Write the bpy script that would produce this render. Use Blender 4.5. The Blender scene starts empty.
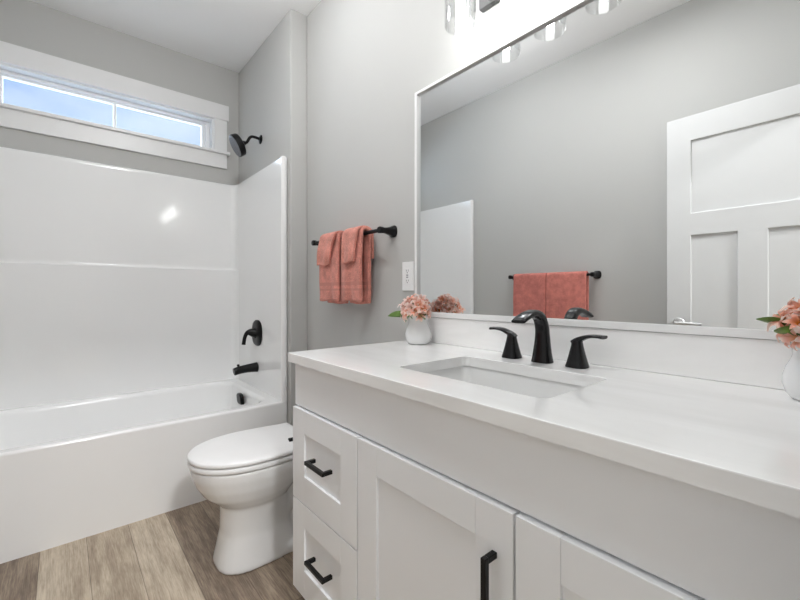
import bpy, bmesh, math, random
from mathutils import Vector, Matrix, noise

S = bpy.context.scene
C = S.collection
PI = math.pi

# ------------------------------------------------------------------ camera
cam_d = bpy.data.cameras.new('camera')
cam_d.sensor_fit = 'HORIZONTAL'
cam_d.sensor_width = 36.0
cam_d.lens = 399.0 / 800.0 * 36.0
cam_d.shift_y = -7.5 / 800.0
cam_d.clip_start = 0.02
cam = bpy.data.objects.new('camera', cam_d)
C.objects.link(cam)
cam.location = (0.0, -1.102, 1.076)
cam.rotation_euler = (PI / 2, 0, math.radians(49.8))
S.camera = cam

# ------------------------------------------------------------------ world, lamps, exposure
def build_world():
    w = bpy.data.worlds.new('sky')
    S.world = w
    w.use_nodes = True
    nt = w.node_tree
    nt.nodes.clear()
    out = nt.nodes.new('ShaderNodeOutputWorld')
    bg = nt.nodes.new('ShaderNodeBackground')
    tc = nt.nodes.new('ShaderNodeTexCoord')
    mp = nt.nodes.new('ShaderNodeMapping')
    mp.inputs['Scale'].default_value = (1.6, 1.6, 5.0)
    no = nt.nodes.new('ShaderNodeTexNoise')
    no.inputs['Scale'].default_value = 2.2
    no.inputs['Detail'].default_value = 5
    cr = nt.nodes.new('ShaderNodeValToRGB')
    cr.color_ramp.elements[0].position = 0.38
    cr.color_ramp.elements[0].color = (0.42, 0.58, 0.90, 1)
    cr.color_ramp.elements[1].position = 0.66
    cr.color_ramp.elements[1].color = (0.68, 0.80, 0.98, 1)
    nt.links.new(tc.outputs['Generated'], mp.inputs['Vector'])
    nt.links.new(mp.outputs['Vector'], no.inputs['Vector'])
    nt.links.new(no.outputs['Fac'], cr.inputs['Fac'])
    nt.links.new(cr.outputs['Color'], bg.inputs['Color'])
    bg.inputs['Strength'].default_value = 0.86
    nt.links.new(bg.outputs['Background'], out.inputs['Surface'])
build_world()

def lamp(name, kind, loc, rot, energy, color=(1, 1, 1), **kw):
    d = bpy.data.lights.new(name, kind)
    d.energy = energy
    d.color = color
    for k, v in kw.items():
        setattr(d, k, v)
    o = bpy.data.objects.new(name, d)
    C.objects.link(o)
    o.location = loc
    o.rotation_euler = rot
    return o

# overcast daylight entering through the transom window
sd = Vector((1.0, -0.30, -0.50)).normalized()
lamp('daylight', 'SUN', (-5, -1, 5), sd.to_track_quat('-Z', 'Y').to_euler(), 13.0, (0.68, 0.84, 1.0), angle=math.radians(110))
# added fill light, out of view: beyond the doorway and over the vanity end
# (the globe, also added fill, and the vanity bulbs glow in their own builders)
lamp('bedroom_fill_lamp', 'AREA', (1.45, -1.0, 2.675), (0, 0, 0), 72.0, (0.98, 0.99, 1.0), shape='DISK', size=0.40)
lamp('vanity_fill_lamp', 'AREA', (-0.70, -0.84, 2.685), (0, 0, 0), 8.0, (0.98, 0.99, 1.0), shape='DISK', size=0.40)
FILL_GLOBE = 40.0  # strength of the added globe
BULB = 33.0

S.view_settings.view_transform = 'Standard'
S.view_settings.look = 'None'
S.view_settings.exposure = 0.47
S.view_settings.gamma = 1.0
S.view_settings.use_curve_mapping = False
S.cycles.use_denoising = True
S.cycles.max_bounces = 12
S.cycles.diffuse_bounces = 6
S.cycles.glossy_bounces = 6
S.cycles.transparent_max_bounces = 16
S.cycles.caustics_reflective = False
S.cycles.caustics_refractive = False
S.cycles.sample_clamp_indirect = 6.0

# ------------------------------------------------------------------ materials
def mat(name, col, rough=0.5, metal=0.0, spec=0.5, coat=0.0, var=0.0, vscale=8.0, bump=0.0, bscale=200.0, sheen=0.0):
    m = bpy.data.materials.new(name)
    m.use_nodes = True
    nt = m.node_tree
    b = nt.nodes['Principled BSDF']
    b.inputs['Base Color'].default_value = (*col, 1)
    b.inputs['Roughness'].default_value = rough
    b.inputs['Metallic'].default_value = metal
    b.inputs['Specular IOR Level'].default_value = spec
    b.inputs['Coat Weight'].default_value = coat
    b.inputs['Coat Roughness'].default_value = 0.05
    b.inputs['Sheen Weight'].default_value = sheen
    tc = nt.nodes.new('ShaderNodeTexCoord')
    if var > 0:
        no = nt.nodes.new('ShaderNodeTexNoise')
        no.inputs['Scale'].default_value = vscale
        no.inputs['Detail'].default_value = 4
        cr = nt.nodes.new('ShaderNodeValToRGB')
        cr.color_ramp.elements[0].position = 0.3
        cr.color_ramp.elements[1].position = 0.7
        cr.color_ramp.elements[0].color = (*[c * (1 - var) for c in col], 1)
        cr.color_ramp.elements[1].color = (*[min(1, c * (1 + var)) for c in col], 1)
        nt.links.new(tc.outputs['Object'], no.inputs['Vector'])
        nt.links.new(no.outputs['Fac'], cr.inputs['Fac'])
        nt.links.new(cr.outputs['Color'], b.inputs['Base Color'])
    if bump > 0:
        n2 = nt.nodes.new('ShaderNodeTexNoise')
        n2.inputs['Scale'].default_value = bscale
        n2.inputs['Detail'].default_value = 3
        bp = nt.nodes.new('ShaderNodeBump')
        bp.inputs['Strength'].default_value = bump
        bp.inputs['Distance'].default_value = 0.002
        nt.links.new(tc.outputs['Object'], n2.inputs['Vector'])
        nt.links.new(n2.outputs['Fac'], bp.inputs['Height'])
        nt.links.new(bp.outputs['Normal'], b.inputs['Normal'])
    return m

M = {}
M['wall'] = mat('wall_paint', (0.507, 0.506, 0.492), 0.75, spec=0.25, var=0.012, vscale=1.5, bump=0.10, bscale=260)
M['ceiling'] = mat('ceiling_paint', (0.88, 0.88, 0.88), 0.9, spec=0.2, bump=0.1, bscale=150)
M['trim'] = mat('trim_paint', (0.80, 0.80, 0.80), 0.35, var=0.01)
M['door'] = mat('door_paint', (0.70, 0.705, 0.705), 0.4, var=0.01)
M['vinyl'] = mat('window_vinyl', (0.83, 0.83, 0.84), 0.3, var=0.01)
M['acrylic'] = mat('tub_acrylic', (0.86, 0.862, 0.86), 0.14, coat=0.3, var=0.008, vscale=2)
M['porcelain'] = mat('porcelain', (0.78, 0.78, 0.775), 0.10, coat=0.4, var=0.008, vscale=3)
M['cabinet'] = mat('cabinet_paint', (0.86, 0.872, 0.888), 0.38, var=0.012, vscale=3)
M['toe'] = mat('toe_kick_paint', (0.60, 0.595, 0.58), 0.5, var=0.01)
M['black'] = mat('matte_black_metal', (0.006, 0.006, 0.0065), 0.30, metal=0.2, spec=0.28, var=0.05)
M['bronze'] = mat('dark_faucet_metal', (0.008, 0.008, 0.009), 0.20, metal=0.25, spec=0.4, var=0.05)
M['nickel'] = mat('satin_nickel', (0.62, 0.62, 0.62), 0.42, metal=1.0, var=0.03)
M['plate'] = mat('dark_nickel', (0.10, 0.10, 0.10), 0.45, metal=0.5, var=0.05)
M['chrome'] = mat('chrome', (0.75, 0.75, 0.76), 0.08, metal=1.0, var=0.01)
M['rubber'] = mat('nozzle_rubber', (0.17, 0.18, 0.205), 0.40, var=0.1, vscale=60)
M['plastic'] = mat('white_plastic', (0.82, 0.82, 0.82), 0.3, var=0.01)
M['slot'] = mat('outlet_slot', (0.06, 0.06, 0.06), 0.6, var=0.1)
M['grey_button'] = mat('outlet_button', (0.30, 0.30, 0.31), 0.5, var=0.05)
M['ceramic'] = mat('white_ceramic', (0.78, 0.785, 0.79), 0.18, coat=0.3, var=0.01)
M['leaf'] = mat('leaf_green', (0.12, 0.23, 0.035), 0.45, var=0.35, vscale=30)
M['stem'] = mat('stem_green', (0.14, 0.22, 0.06), 0.5, var=0.2, vscale=30)
M['stamen'] = mat('stamen', (0.62, 0.42, 0.16), 0.6, var=0.2, vscale=60)
M['paper'] = mat('tissue_paper', (0.84, 0.84, 0.83), 0.9, var=0.01)

def petal_mat():
    m = bpy.data.materials.new('petal_peach')
    m.use_nodes = True
    nt = m.node_tree
    b = nt.nodes['Principled BSDF']
    b.inputs['Roughness'].default_value = 0.55
    tc = nt.nodes.new('ShaderNodeTexCoord')
    oi = nt.nodes.new('ShaderNodeObjectInfo')
    ln = nt.nodes.new('ShaderNodeVectorMath')
    ln.operation = 'LENGTH'
    nt.links.new(tc.outputs['Object'], ln.inputs[0])
    cr = nt.nodes.new('ShaderNodeValToRGB')           # coral throat, paler petal tips
    el = cr.color_ramp.elements
    el[0].position = 0.004
    el[0].color = (0.70, 0.36, 0.20, 1)
    el[1].position = 0.026
    el[1].color = (0.96, 0.82, 0.75, 1)
    e = el.new(0.015)
    e.color = (0.90, 0.50, 0.41, 1)
    nt.links.new(ln.outputs['Value'], cr.inputs['Fac'])
    hs = nt.nodes.new('ShaderNodeHueSaturation')
    mr = nt.nodes.new('ShaderNodeMapRange')
    mr.inputs['To Min'].default_value = 0.60
    mr.inputs['To Max'].default_value = 1.40
    nt.links.new(oi.outputs['Random'], mr.inputs['Value'])
    nt.links.new(mr.outputs['Result'], hs.inputs['Saturation'])
    nt.links.new(cr.outputs['Color'], hs.inputs['Color'])
    nt.links.new(hs.outputs['Color'], b.inputs['Base Color'])
    tl = nt.nodes.new('ShaderNodeBsdfTranslucent')
    nt.links.new(hs.outputs['Color'], tl.inputs['Color'])
    mx = nt.nodes.new('ShaderNodeMixShader')
    mx.inputs['Fac'].default_value = 0.35
    nt.links.new(b.outputs[0], mx.inputs[1])
    nt.links.new(tl.outputs[0], mx.inputs[2])
    nt.links.new(mx.outputs[0], nt.nodes['Material Output'].inputs['Surface'])
    return m
M['petal'] = petal_mat()

def towel_mat(name, col, bands):
    m = bpy.data.materials.new(name)
    m.use_nodes = True
    nt = m.node_tree
    b = nt.nodes['Principled BSDF']
    b.inputs['Roughness'].default_value = 0.95
    b.inputs['Specular IOR Level'].default_value = 0.1
    b.inputs['Sheen Weight'].default_value = 0.15
    b.inputs['Sheen Roughness'].default_value = 0.6
    tc = nt.nodes.new('ShaderNodeTexCoord')
    no = nt.nodes.new('ShaderNodeTexNoise')
    no.inputs['Scale'].default_value = 210
    no.inputs['Detail'].default_value = 3
    n2 = nt.nodes.new('ShaderNodeTexNoise')
    n2.inputs['Scale'].default_value = 26
    n2.inputs['Detail'].default_value = 4
    nt.links.new(tc.outputs['Object'], no.inputs['Vector'])
    nt.links.new(tc.outputs['Object'], n2.inputs['Vector'])
    cr = nt.nodes.new('ShaderNodeValToRGB')
    cr.color_ramp.elements[0].position = 0.32
    cr.color_ramp.elements[0].color = (*[c * 0.62 for c in col], 1)
    cr.color_ramp.elements[1].position = 0.70
    cr.color_ramp.elements[1].color = (*[min(1, c * 1.28) for c in col], 1)
    mx = nt.nodes.new('ShaderNodeMath')
    mx.operation = 'MULTIPLY_ADD'
    mx.inputs[1].default_value = 0.5
    nt.links.new(no.outputs['Fac'], mx.inputs[0])
    hv = nt.nodes.new('ShaderNodeMath')
    hv.operation = 'MULTIPLY'
    hv.inputs[1].default_value = 0.5
    nt.links.new(n2.outputs['Fac'], hv.inputs[0])
    nt.links.new(hv.outputs[0], mx.inputs[2])
    nt.links.new(mx.outputs[0], cr.inputs['Fac'])
    # flat woven dobby bands, running across the towel near its hem
    sx = nt.nodes.new('ShaderNodeSeparateXYZ')
    nt.links.new(tc.outputs['Object'], sx.inputs[0])
    mask = None
    for (c0, hw) in bands:
        d = nt.nodes.new('ShaderNodeMath'); d.operation = 'COMPARE'
        d.inputs[1].default_value = c0; d.inputs[2].default_value = hw
        nt.links.new(sx.outputs['Z'], d.inputs[0])
        if mask is None:
            mask = d
        else:
            a = nt.nodes.new('ShaderNodeMath'); a.operation = 'MAXIMUM'
            nt.links.new(mask.outputs[0], a.inputs[0]); nt.links.new(d.outputs[0], a.inputs[1])
            mask = a
    bp = nt.nodes.new('ShaderNodeBump')
    bp.inputs['Strength'].default_value = 0.8
    bp.inputs['Distance'].default_value = 0.003
    nt.links.new(no.outputs['Fac'], bp.inputs['Height'])
    nt.links.new(bp.outputs['Normal'], b.inputs['Normal'])
    if mask is None:
        nt.links.new(cr.outputs['Color'], b.inputs['Base Color'])
    else:
        mc = nt.nodes.new('ShaderNodeMix'); mc.data_type = 'RGBA'
        nt.links.new(mask.outputs[0], mc.inputs['Factor'])
        nt.links.new(cr.outputs['Color'], mc.inputs['A'])
        mc.inputs['B'].default_value = (*[c * 0.82 for c in col], 1)
        nt.links.new(mc.outputs['Result'], b.inputs['Base Color'])
    return m
CORAL = (0.63, 0.245, 0.195)
M['towel'] = towel_mat('coral_terry_hand', CORAL, [(1.118, 0.008), (1.090, 0.005), (1.040, 0.003)])
M['washcloth'] = towel_mat('coral_terry_small', (0.70, 0.285, 0.225), [])
M['bath_towel'] = towel_mat('coral_terry_bath', (0.56, 0.185, 0.15), [])
M['bath_towel_dark'] = towel_mat('coral_terry_bath_left', (0.52, 0.17, 0.14), [])

def mirror_mat():
    m = mat('mirror_silver', (0.90, 0.91, 0.91), 0.0, metal=1.0)
    return m
M['mirror'] = mirror_mat()

def thin_glass(name, tint, refl):
    m = bpy.data.materials.new(name)
    m.use_nodes = True
    nt = m.node_tree
    nt.nodes.clear()
    out = nt.nodes.new('ShaderNodeOutputMaterial')
    tr = nt.nodes.new('ShaderNodeBsdfTransparent')
    tr.inputs['Color'].default_value = (*tint, 1)
    gl = nt.nodes.new('ShaderNodeBsdfGlossy')
    gl.inputs['Roughness'].default_value = 0.02
    lw = nt.nodes.new('ShaderNodeLayerWeight')
    mx = nt.nodes.new('ShaderNodeMixShader')
    pw = nt.nodes.new('ShaderNodeMath')
    pw.operation = 'POWER'
    pw.inputs[1].default_value = 3.0
    sc = nt.nodes.new('ShaderNodeMath')
    sc.operation = 'MULTIPLY_ADD'
    sc.inputs[1].default_value = refl
    sc.inputs[2].default_value = 0.04
    lw.inputs['Blend'].default_value = 0.5
    nt.links.new(lw.outputs['Facing'], pw.inputs[0])
    nt.links.new(pw.outputs[0], sc.inputs[0])
    nt.links.new(sc.outputs[0], mx.inputs['Fac'])
    nt.links.new(tr.outputs[0], mx.inputs[1])
    nt.links.new(gl.outputs[0], mx.inputs[2])
    nt.links.new(mx.outputs[0], out.inputs['Surface'])
    return m
M['pane'] = thin_glass('window_glass', (0.97, 0.98, 0.98), 0.3)
M['lamp_glass'] = thin_glass('lamp_glass', (0.94, 0.945, 0.945), 0.8)

def emit(name, col, s):
    m = bpy.data.materials.new(name)
    m.use_nodes = True
    nt = m.node_tree
    nt.nodes.clear()
    out = nt.nodes.new('ShaderNodeOutputMaterial')
    e = nt.nodes.new('ShaderNodeEmission')
    e.inputs['Color'].default_value = (*col, 1)
    e.inputs['Strength'].default_value = s
    nt.links.new(e.outputs[0], out.inputs['Surface'])
    return m
M['bulb'] = emit('bulb_glow', (1.0, 0.995, 0.985), BULB)
M['diffuser'] = emit('fill_lamp_diffuser', (1.0, 0.995, 0.985), 4.0)  # glowing discs of the added flush lamps
M['globe'] = emit('fill_globe_glow', (0.98, 0.99, 1.0), FILL_GLOBE)  # globe put in only to brighten the room

def plank_mat():
    """Vinyl planks: 15.4 cm boards running along x, each board with a tone of its own."""
    m = bpy.data.materials.new('vinyl_planks')
    m.use_nodes = True
    nt = m.node_tree
    L = nt.links
    N = nt.nodes
    b = N['Principled BSDF']
    b.inputs['Roughness'].default_value = 0.45
    b.inputs['Specular IOR Level'].default_value = 0.35
    def math_(op, a, c=None, d=None):
        n = N.new('ShaderNodeMath'); n.operation = op
        for i, v in enumerate((a, c, d)):
            if v is None: continue
            if isinstance(v, (int, float)): n.inputs[i].default_value = v
            else: L.new(v, n.inputs[i])
        return n.outputs[0]
    tc = N.new('ShaderNodeTexCoord')
    sp = N.new('ShaderNodeSeparateXYZ')
    L.new(tc.outputs['Object'], sp.inputs[0])
    W = 0.1515
    row = math_('DIVIDE', math_('ADD', sp.outputs['Y'], 1.629), W)        # seams: -1.174 -1.022 -0.871 -0.719 -0.568
    ri = math_('FLOOR', row)
    rf = math_('FRACT', row)
    wn = N.new('ShaderNodeTexWhiteNoise'); wn.noise_dimensions = '1D'
    L.new(math_('ADD', ri, 3.3), wn.inputs['W'])
    col = math_('DIVIDE', math_('ADD', sp.outputs['X'], math_('MULTIPLY', wn.outputs['Value'], 0.22)), 1.22)
    ci = math_('FLOOR', col)
    cf = math_('FRACT', col)
    # board tone
    tone = N.new('ShaderNodeTexWhiteNoise'); tone.noise_dimensions = '2D'
    cx = N.new('ShaderNodeCombineXYZ')
    L.new(ri, cx.inputs[0]); L.new(ci, cx.inputs[1])
    L.new(cx.outputs[0], tone.inputs['Vector'])
    # boards 0..9 across the room: chosen tones, elsewhere random
    pick = N.new('ShaderNodeValToRGB')
    pick.color_ramp.interpolation = 'CONSTANT'
    tones = [0.5, 0.3, 0.34, 0.98, 0.86, 0.94, 0.28, 0.32, 0.26, 0.5]
    for _ in range(8): pick.color_ramp.elements.new(0.5)
    for i, t in enumerate(tones):
        pick.color_ramp.elements[i].position = i / 10.0
        pick.color_ramp.elements[i].color = (t, t, t, 1)
    L.new(math_('ADD', math_('DIVIDE', ri, 10.0), 0.02), pick.inputs['Fac'])
    t2 = math_('ADD', math_('MULTIPLY', pick.outputs['Color'], 0.85), math_('MULTIPLY', tone.outputs['Value'], 0.15))
    # grain stretched along the board
    off = N.new('ShaderNodeCombineXYZ')
    L.new(math_('MULTIPLY', tone.outputs['Value'], 37.0), off.inputs[0])
    L.new(math_('MULTIPLY', ri, 3.7), off.inputs[1])
    va = N.new('ShaderNodeVectorMath'); va.operation = 'ADD'
    L.new(tc.outputs['Object'], va.inputs[0]); L.new(off.outputs[0], va.inputs[1])
    def grain(sx, sy, scale, det, dist=0.0):
        mp = N.new('ShaderNodeMapping')
        mp.inputs['Scale'].default_value = (sx, sy, 1)
        L.new(va.outputs[0], mp.inputs['Vector'])
        n = N.new('ShaderNodeTexNoise')
        n.inputs['Scale'].default_value = scale
        n.inputs['Detail'].default_value = det
        n.inputs['Roughness'].default_value = 0.65
        n.inputs['Distortion'].default_value = dist
        L.new(mp.outputs[0], n.inputs['Vector'])
        return n.outputs['Fac']
    g1 = grain(0.9, 12, 3.0, 8)
    g2 = grain(4.5, 80, 3.0, 5)
    g3 = grain(1.6, 5.5, 2.6, 7)
    f = math_('ADD', math_('MULTIPLY', t2, 0.62), math_('MULTIPLY', math_('SUBTRACT', g1, 0.5), 0.75))
    f = math_('ADD', f, math_('MULTIPLY', math_('SUBTRACT', g2, 0.5), 0.75))
    f = math_('ADD', f, math_('MULTIPLY', math_('SUBTRACT', g3, 0.5), 0.75))
    f = math_('ADD', f, 0.17)
    cr = N.new('ShaderNodeValToRGB')
    el = cr.color_ramp.elements
    el[0].position = 0.0; el[0].color = (0.075, 0.052, 0.038, 1)
    el[1].position = 0.95; el[1].color = (0.60, 0.52, 0.41, 1)
    e = el.new(0.30); e.color = (0.185, 0.138, 0.102, 1)
    e = el.new(0.60); e.color = (0.36, 0.29, 0.215, 1)
    L.new(f, cr.inputs['Fac'])
    # seams
    ed = math_('MINIMUM', rf, math_('SUBTRACT', 1.0, rf))
    s1 = math_('LESS_THAN', ed, 0.008)
    ec = math_('MINIMUM', cf, math_('SUBTRACT', 1.0, cf))
    s2 = math_('LESS_THAN', ec, 0.0010)
    sm = math_('MAXIMUM', s1, s2)
    mc = N.new('ShaderNodeMix'); mc.data_type = 'RGBA'
    L.new(math_('MULTIPLY', sm, 0.6), mc.inputs['Factor'])
    L.new(cr.outputs['Color'], mc.inputs['A'])
    mc.inputs['B'].default_value = (0.06, 0.04, 0.03, 1)
    L.new(mc.outputs['Result'], b.inputs['Base Color'])
    bp = N.new('ShaderNodeBump')
    bp.inputs['Strength'].default_value = 0.15
    bp.inputs['Distance'].default_value = 0.002
    L.new(math_('SUBTRACT', g2, sm), bp.inputs['Height'])
    L.new(bp.outputs['Normal'], b.inputs['Normal'])
    return m
M['planks'] = plank_mat()

def quartz_mat():
    m = bpy.data.materials.new('white_quartz')
    m.use_nodes = True
    nt = m.node_tree
    L = nt.links; N = nt.nodes
    b = N['Principled BSDF']
    b.inputs['Roughness'].default_value = 0.12
    b.inputs['Specular IOR Level'].default_value = 0.55
    tc = N.new('ShaderNodeTexCoord')
    mp = N.new('ShaderNodeMapping')
    mp.inputs['Rotation'].default_value = (0.3, 0.2, 0.25)
    mp.inputs['Scale'].default_value = (1.2, 5.5, 5.5)
    L.new(tc.outputs['Object'], mp.inputs['Vector'])
    n = N.new('ShaderNodeTexNoise')
    n.inputs['Scale'].default_value = 2.4
    n.inputs['Detail'].default_value = 7
    n.inputs['Distortion'].default_value = 0.7
    L.new(mp.outputs[0], n.inputs['Vector'])
    cr = N.new('ShaderNodeValToRGB')
    el = cr.color_ramp.elements
    el[0].position = 0.30; el[0].color = (0.83, 0.828, 0.82, 1)
    el[1].position = 0.62; el[1].color = (0.90, 0.90, 0.895, 1)
    e = el.new(0.50); e.color = (0.87, 0.868, 0.862, 1)
    L.new(n.outputs['Fac'], cr.inputs['Fac'])
    L.new(cr.outputs['Color'], b.inputs['Base Color'])
    return m
M['quartz'] = quartz_mat()

# ------------------------------------------------------------------ mesh helpers
def obj(name, bm, m, parent=None, smooth=True, angle=35, bevel=0.0, seg=2, origin=None):
    bmesh.ops.recalc_face_normals(bm, faces=bm.faces[:])
    if origin is not None:
        bmesh.ops.translate(bm, verts=bm.verts[:], vec=-Vector(origin))
    me = bpy.data.meshes.new(name)
    bm.to_mesh(me)
    bm.free()
    if smooth:
        for p in me.polygons: p.use_smooth = True
        me.set_sharp_from_angle(angle=math.radians(angle))
    me.materials.append(m)
    o = bpy.data.objects.new(name, me)
    C.objects.link(o)
    if origin is not None: o.location = origin
    if parent:
        o.parent = parent
        # parents sit unrotated when their parts are made: keep the part in place
        pw = parent.location.copy()
        pp = parent.parent
        while pp:
            pw = pw + pp.location
            pp = pp.parent
        o.location = o.location - pw
    if smooth and not bevel and angle < 100:
        wn = o.modifiers.new('weighted_normal', 'WEIGHTED_NORMAL')
        wn.keep_sharp = True
        wn.weight = 90
    if bevel:
        bv = o.modifiers.new('bevel', 'BEVEL')
        bv.width = bevel
        bv.segments = seg
        bv.limit_method = 'ANGLE'
        bv.angle_limit = math.radians(40)
        bv.harden_normals = True
    return o

def thing(name, label, cat, loc=(0, 0, 0), group=None):
    o = bpy.data.objects.new(name, None)
    o.empty_display_size = 0.05
    C.objects.link(o)
    o.location = loc
    return tag(o, label, cat, group)

def tag(o, label, cat, group=None):
    o['label'] = label
    o['category'] = cat
    if group: o['group'] = group
    return o

def struct(o, label=None, cat=None):
    o['kind'] = 'structure'
    if label: o['label'] = label
    if cat: o['category'] = cat
    return o

def box(bm, x0, x1, y0, y1, z0, z1):
    v = [bm.verts.new(p) for p in ((x0, y0, z0), (x1, y0, z0), (x1, y1, z0), (x0, y1, z0),
                                   (x0, y0, z1), (x1, y0, z1), (x1, y1, z1), (x0, y1, z1))]
    for f in ((0, 3, 2, 1), (4, 5, 6, 7), (0, 1, 5, 4), (1, 2, 6, 5), (2, 3, 7, 6), (3, 0, 4, 7)):
        bm.faces.new([v[i] for i in f])
    return v

def boxbm(*a):
    bm = bmesh.new()
    box(bm, *a)
    return bm

def loft(bm, rings, closed=True, cap0=True, cap1=True, cyc=False):
    vs = [[bm.verts.new(p) for p in r] for r in rings]
    n = len(vs[0])
    pairs = list(zip(vs[:-1], vs[1:]))
    if cyc: pairs.append((vs[-1], vs[0]))
    for a, b in pairs:
        for i in range(n if closed else n - 1):
            j = (i + 1) % n
            bm.faces.new((a[i], a[j], b[j], b[i]))
    if cap0 and not cyc: bm.faces.new(vs[0][::-1])
    if cap1 and not cyc: bm.faces.new(vs[-1])
    return vs

def lathe(bm, prof, center=(0, 0, 0), axis=(0, 0, 1), n=32, cap0=True, cap1=True):
    """prof: list of (radius, height along axis)."""
    q = Vector((0, 0, 1)).rotation_difference(Vector(axis).normalized())
    c = Vector(center)
    rings = [[c + q @ Vector((r * math.cos(2 * PI * i / n), r * math.sin(2 * PI * i / n), h)) for i in range(n)] for r, h in prof]
    loft(bm, rings, True, cap0, cap1)

def rrect(x0, x1, y0, y1, r, z, k=8):
    """rounded rectangle, 4*(k+1) points, counter-clockwise."""
    r = max(r, 1e-4)
    pts = []
    for cx, cy, a0 in ((x1 - r, y1 - r, 0), (x0 + r, y1 - r, PI / 2), (x0 + r, y0 + r, PI), (x1 - r, y0 + r, 1.5 * PI)):
        for i in range(k + 1):
            a = a0 + i / k * PI / 2
            pts.append(Vector((cx + r * math.cos(a), cy + r * math.sin(a), z)))
    return pts

def catmull(pts, sub=6):
    P = [Vector(p) for p in pts]
    out = []
    for i in range(len(P) - 1):
        p0 = P[max(i - 1, 0)]; p1 = P[i]; p2 = P[i + 1]; p3 = P[min(i + 2, len(P) - 1)]
        for k in range(sub):
            t = k / sub
            out.append(0.5 * ((2 * p1) + (p2 - p0) * t + (2 * p0 - 5 * p1 + 4 * p2 - p3) * t * t + (3 * p1 - p0 - 3 * p2 + p3) * t ** 3))
    out.append(P[-1])
    return out

def sweep(bm, path, up=(0, 0, 1), n=16, sub=6, expo=2.0):
    """path: list of (point, half width sideways, half height) -> a lofted tube; expo > 2 squares it off."""
    pts = catmull([p for p, _, _ in path], sub)
    dims = catmull([(a, b, 0) for _, a, b in path], sub)
    rings = []
    side_prev = None
    for i, p in enumerate(pts):
        t = (pts[min(i + 1, len(pts) - 1)] - pts[max(i - 1, 0)]).normalized()
        s = Vector(up).cross(t)
        if s.length < 1e-3:
            s = side_prev if side_prev is not None else Vector((1, 0, 0))
        s = (s - t * s.dot(t)).normalized()
        if side_prev is not None and s.dot(side_prev) < 0: s = -s
        side_prev = s
        h = t.cross(s)
        ring = []
        for k in range(n):
            a = 2 * PI * k / n
            ca, sa = math.cos(a), math.sin(a)
            f = (abs(ca) ** expo + abs(sa) ** expo) ** (-1 / expo)
            ring.append(p + s * (dims[i].x * ca * f) + h * (dims[i].y * sa * f))
        rings.append(ring)
    loft(bm, rings)

def tube(bm, pts, r, n=12, sub=6):
    sweep(bm, [(p, r, r) for p in pts], up=(0.13, 0.21, 0.97), n=n, sub=sub)

def holed(bm, axis, a0, a1, outer, holes):
    """slab between coordinates a0..a1 on `axis`, outer (u0,u1,v0,v1) with rectangular holes cut through it."""
    us = sorted({outer[0], outer[1], *[h[0] for h in holes], *[h[1] for h in holes]})
    vs = sorted({outer[2], outer[3], *[h[2] for h in holes], *[h[3] for h in holes]})
    us = [u for u in us if outer[0] <= u <= outer[1]]
    vs = [v for v in vs if outer[2] <= v <= outer[3]]
    def P(a, u, v):
        return (a, u, v) if axis == 'x' else (u, a, v)
    cache = {}
    def V(a, u, v):
        k = (a, u, v)
        if k not in cache: cache[k] = bm.verts.new(P(a, u, v))
        return cache[k]
    def solid(i, j):
        if i < 0 or j < 0 or i >= len(us) - 1 or j >= len(vs) - 1: return False
        cu = (us[i] + us[i + 1]) / 2; cv = (vs[j] + vs[j + 1]) / 2
        return not any(h[0] < cu < h[1] and h[2] < cv < h[3] for h in holes)
    for i in range(len(us) - 1):
        for j in range(len(vs) - 1):
            if not solid(i, j): continue
            u0, u1, v0, v1 = us[i], us[i + 1], vs[j], vs[j + 1]
            for a in (a0, a1):
                bm.faces.new([V(a, u0, v0), V(a, u1, v0), V(a, u1, v1), V(a, u0, v1)])
            if not solid(i - 1, j): bm.faces.new([V(a0, u0, v0), V(a1, u0, v0), V(a1, u0, v1), V(a0, u0, v1)])
            if not solid(i + 1, j): bm.faces.new([V(a0, u1, v0), V(a1, u1, v0), V(a1, u1, v1), V(a0, u1, v1)])
            if not solid(i, j - 1): bm.faces.new([V(a0, u0, v0), V(a1, u0, v0), V(a1, u1, v0), V(a0, u1, v0)])
            if not solid(i, j + 1): bm.faces.new([V(a0, u0, v1), V(a1, u0, v1), V(a1, u1, v1), V(a0, u1, v1)])

# ------------------------------------------------------------------ the room
H = 2.74
XW = -3.10           # window wall
XA = -2.23           # tub apron
YE = -0.085          # shower end wall (furred out in front of the mirror wall)
YO = -1.612          # opposite wall
XJ = -2.194          # corner of the furred wall
YW = 0.022           # mirror wall
struct(obj('floor', boxbm(XW - 0.15, 3.2, -2.75, 1.15, -0.08, 0.0), M['planks'], smooth=False), 'grey-brown wood-look plank floor running away from the tub', 'floor')
struct(obj('ceiling', boxbm(XW - 0.15, 3.2, -2.75, 1.15, H, H + 0.1), M['ceiling'], smooth=False), 'plain white flat ceiling over the bathroom', 'ceiling')
bm = bmesh.new()
holed(bm, 'x', XW - 0.15, XW, (YO - 0.15, 0.15, 0, H), [(-1.425, -0.262, 2.112, 2.342)])
struct(obj('wall_left', bm, M['wall'], smooth=False), 'grey painted wall above the tub holding the transom window', 'wall')
struct(obj('wall_mirror', boxbm(XW, 0.0, YW, 0.15, 0, H), M['wall'], smooth=False), 'grey painted wall behind the mirror and the towel bar', 'wall')
struct(obj('wall_shower_end', boxbm(XW, XJ, YE, YW, 0, H), M['wall'], smooth=False, bevel=0.006), 'grey furred-out wall carrying the shower fittings', 'wall')
struct(obj('wall_opposite', boxbm(XW, 0.12, YO - 0.15, YO, 0, H), M['wall'], smooth=False), 'grey painted wall seen in the mirror behind the coral bath towels', 'wall')
bm = bmesh.new()
holed(bm, 'x', 0.0, 0.12, (YO, 0.15, 0, H), [(-1.49, -0.715, -1, 2.062)])
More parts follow.
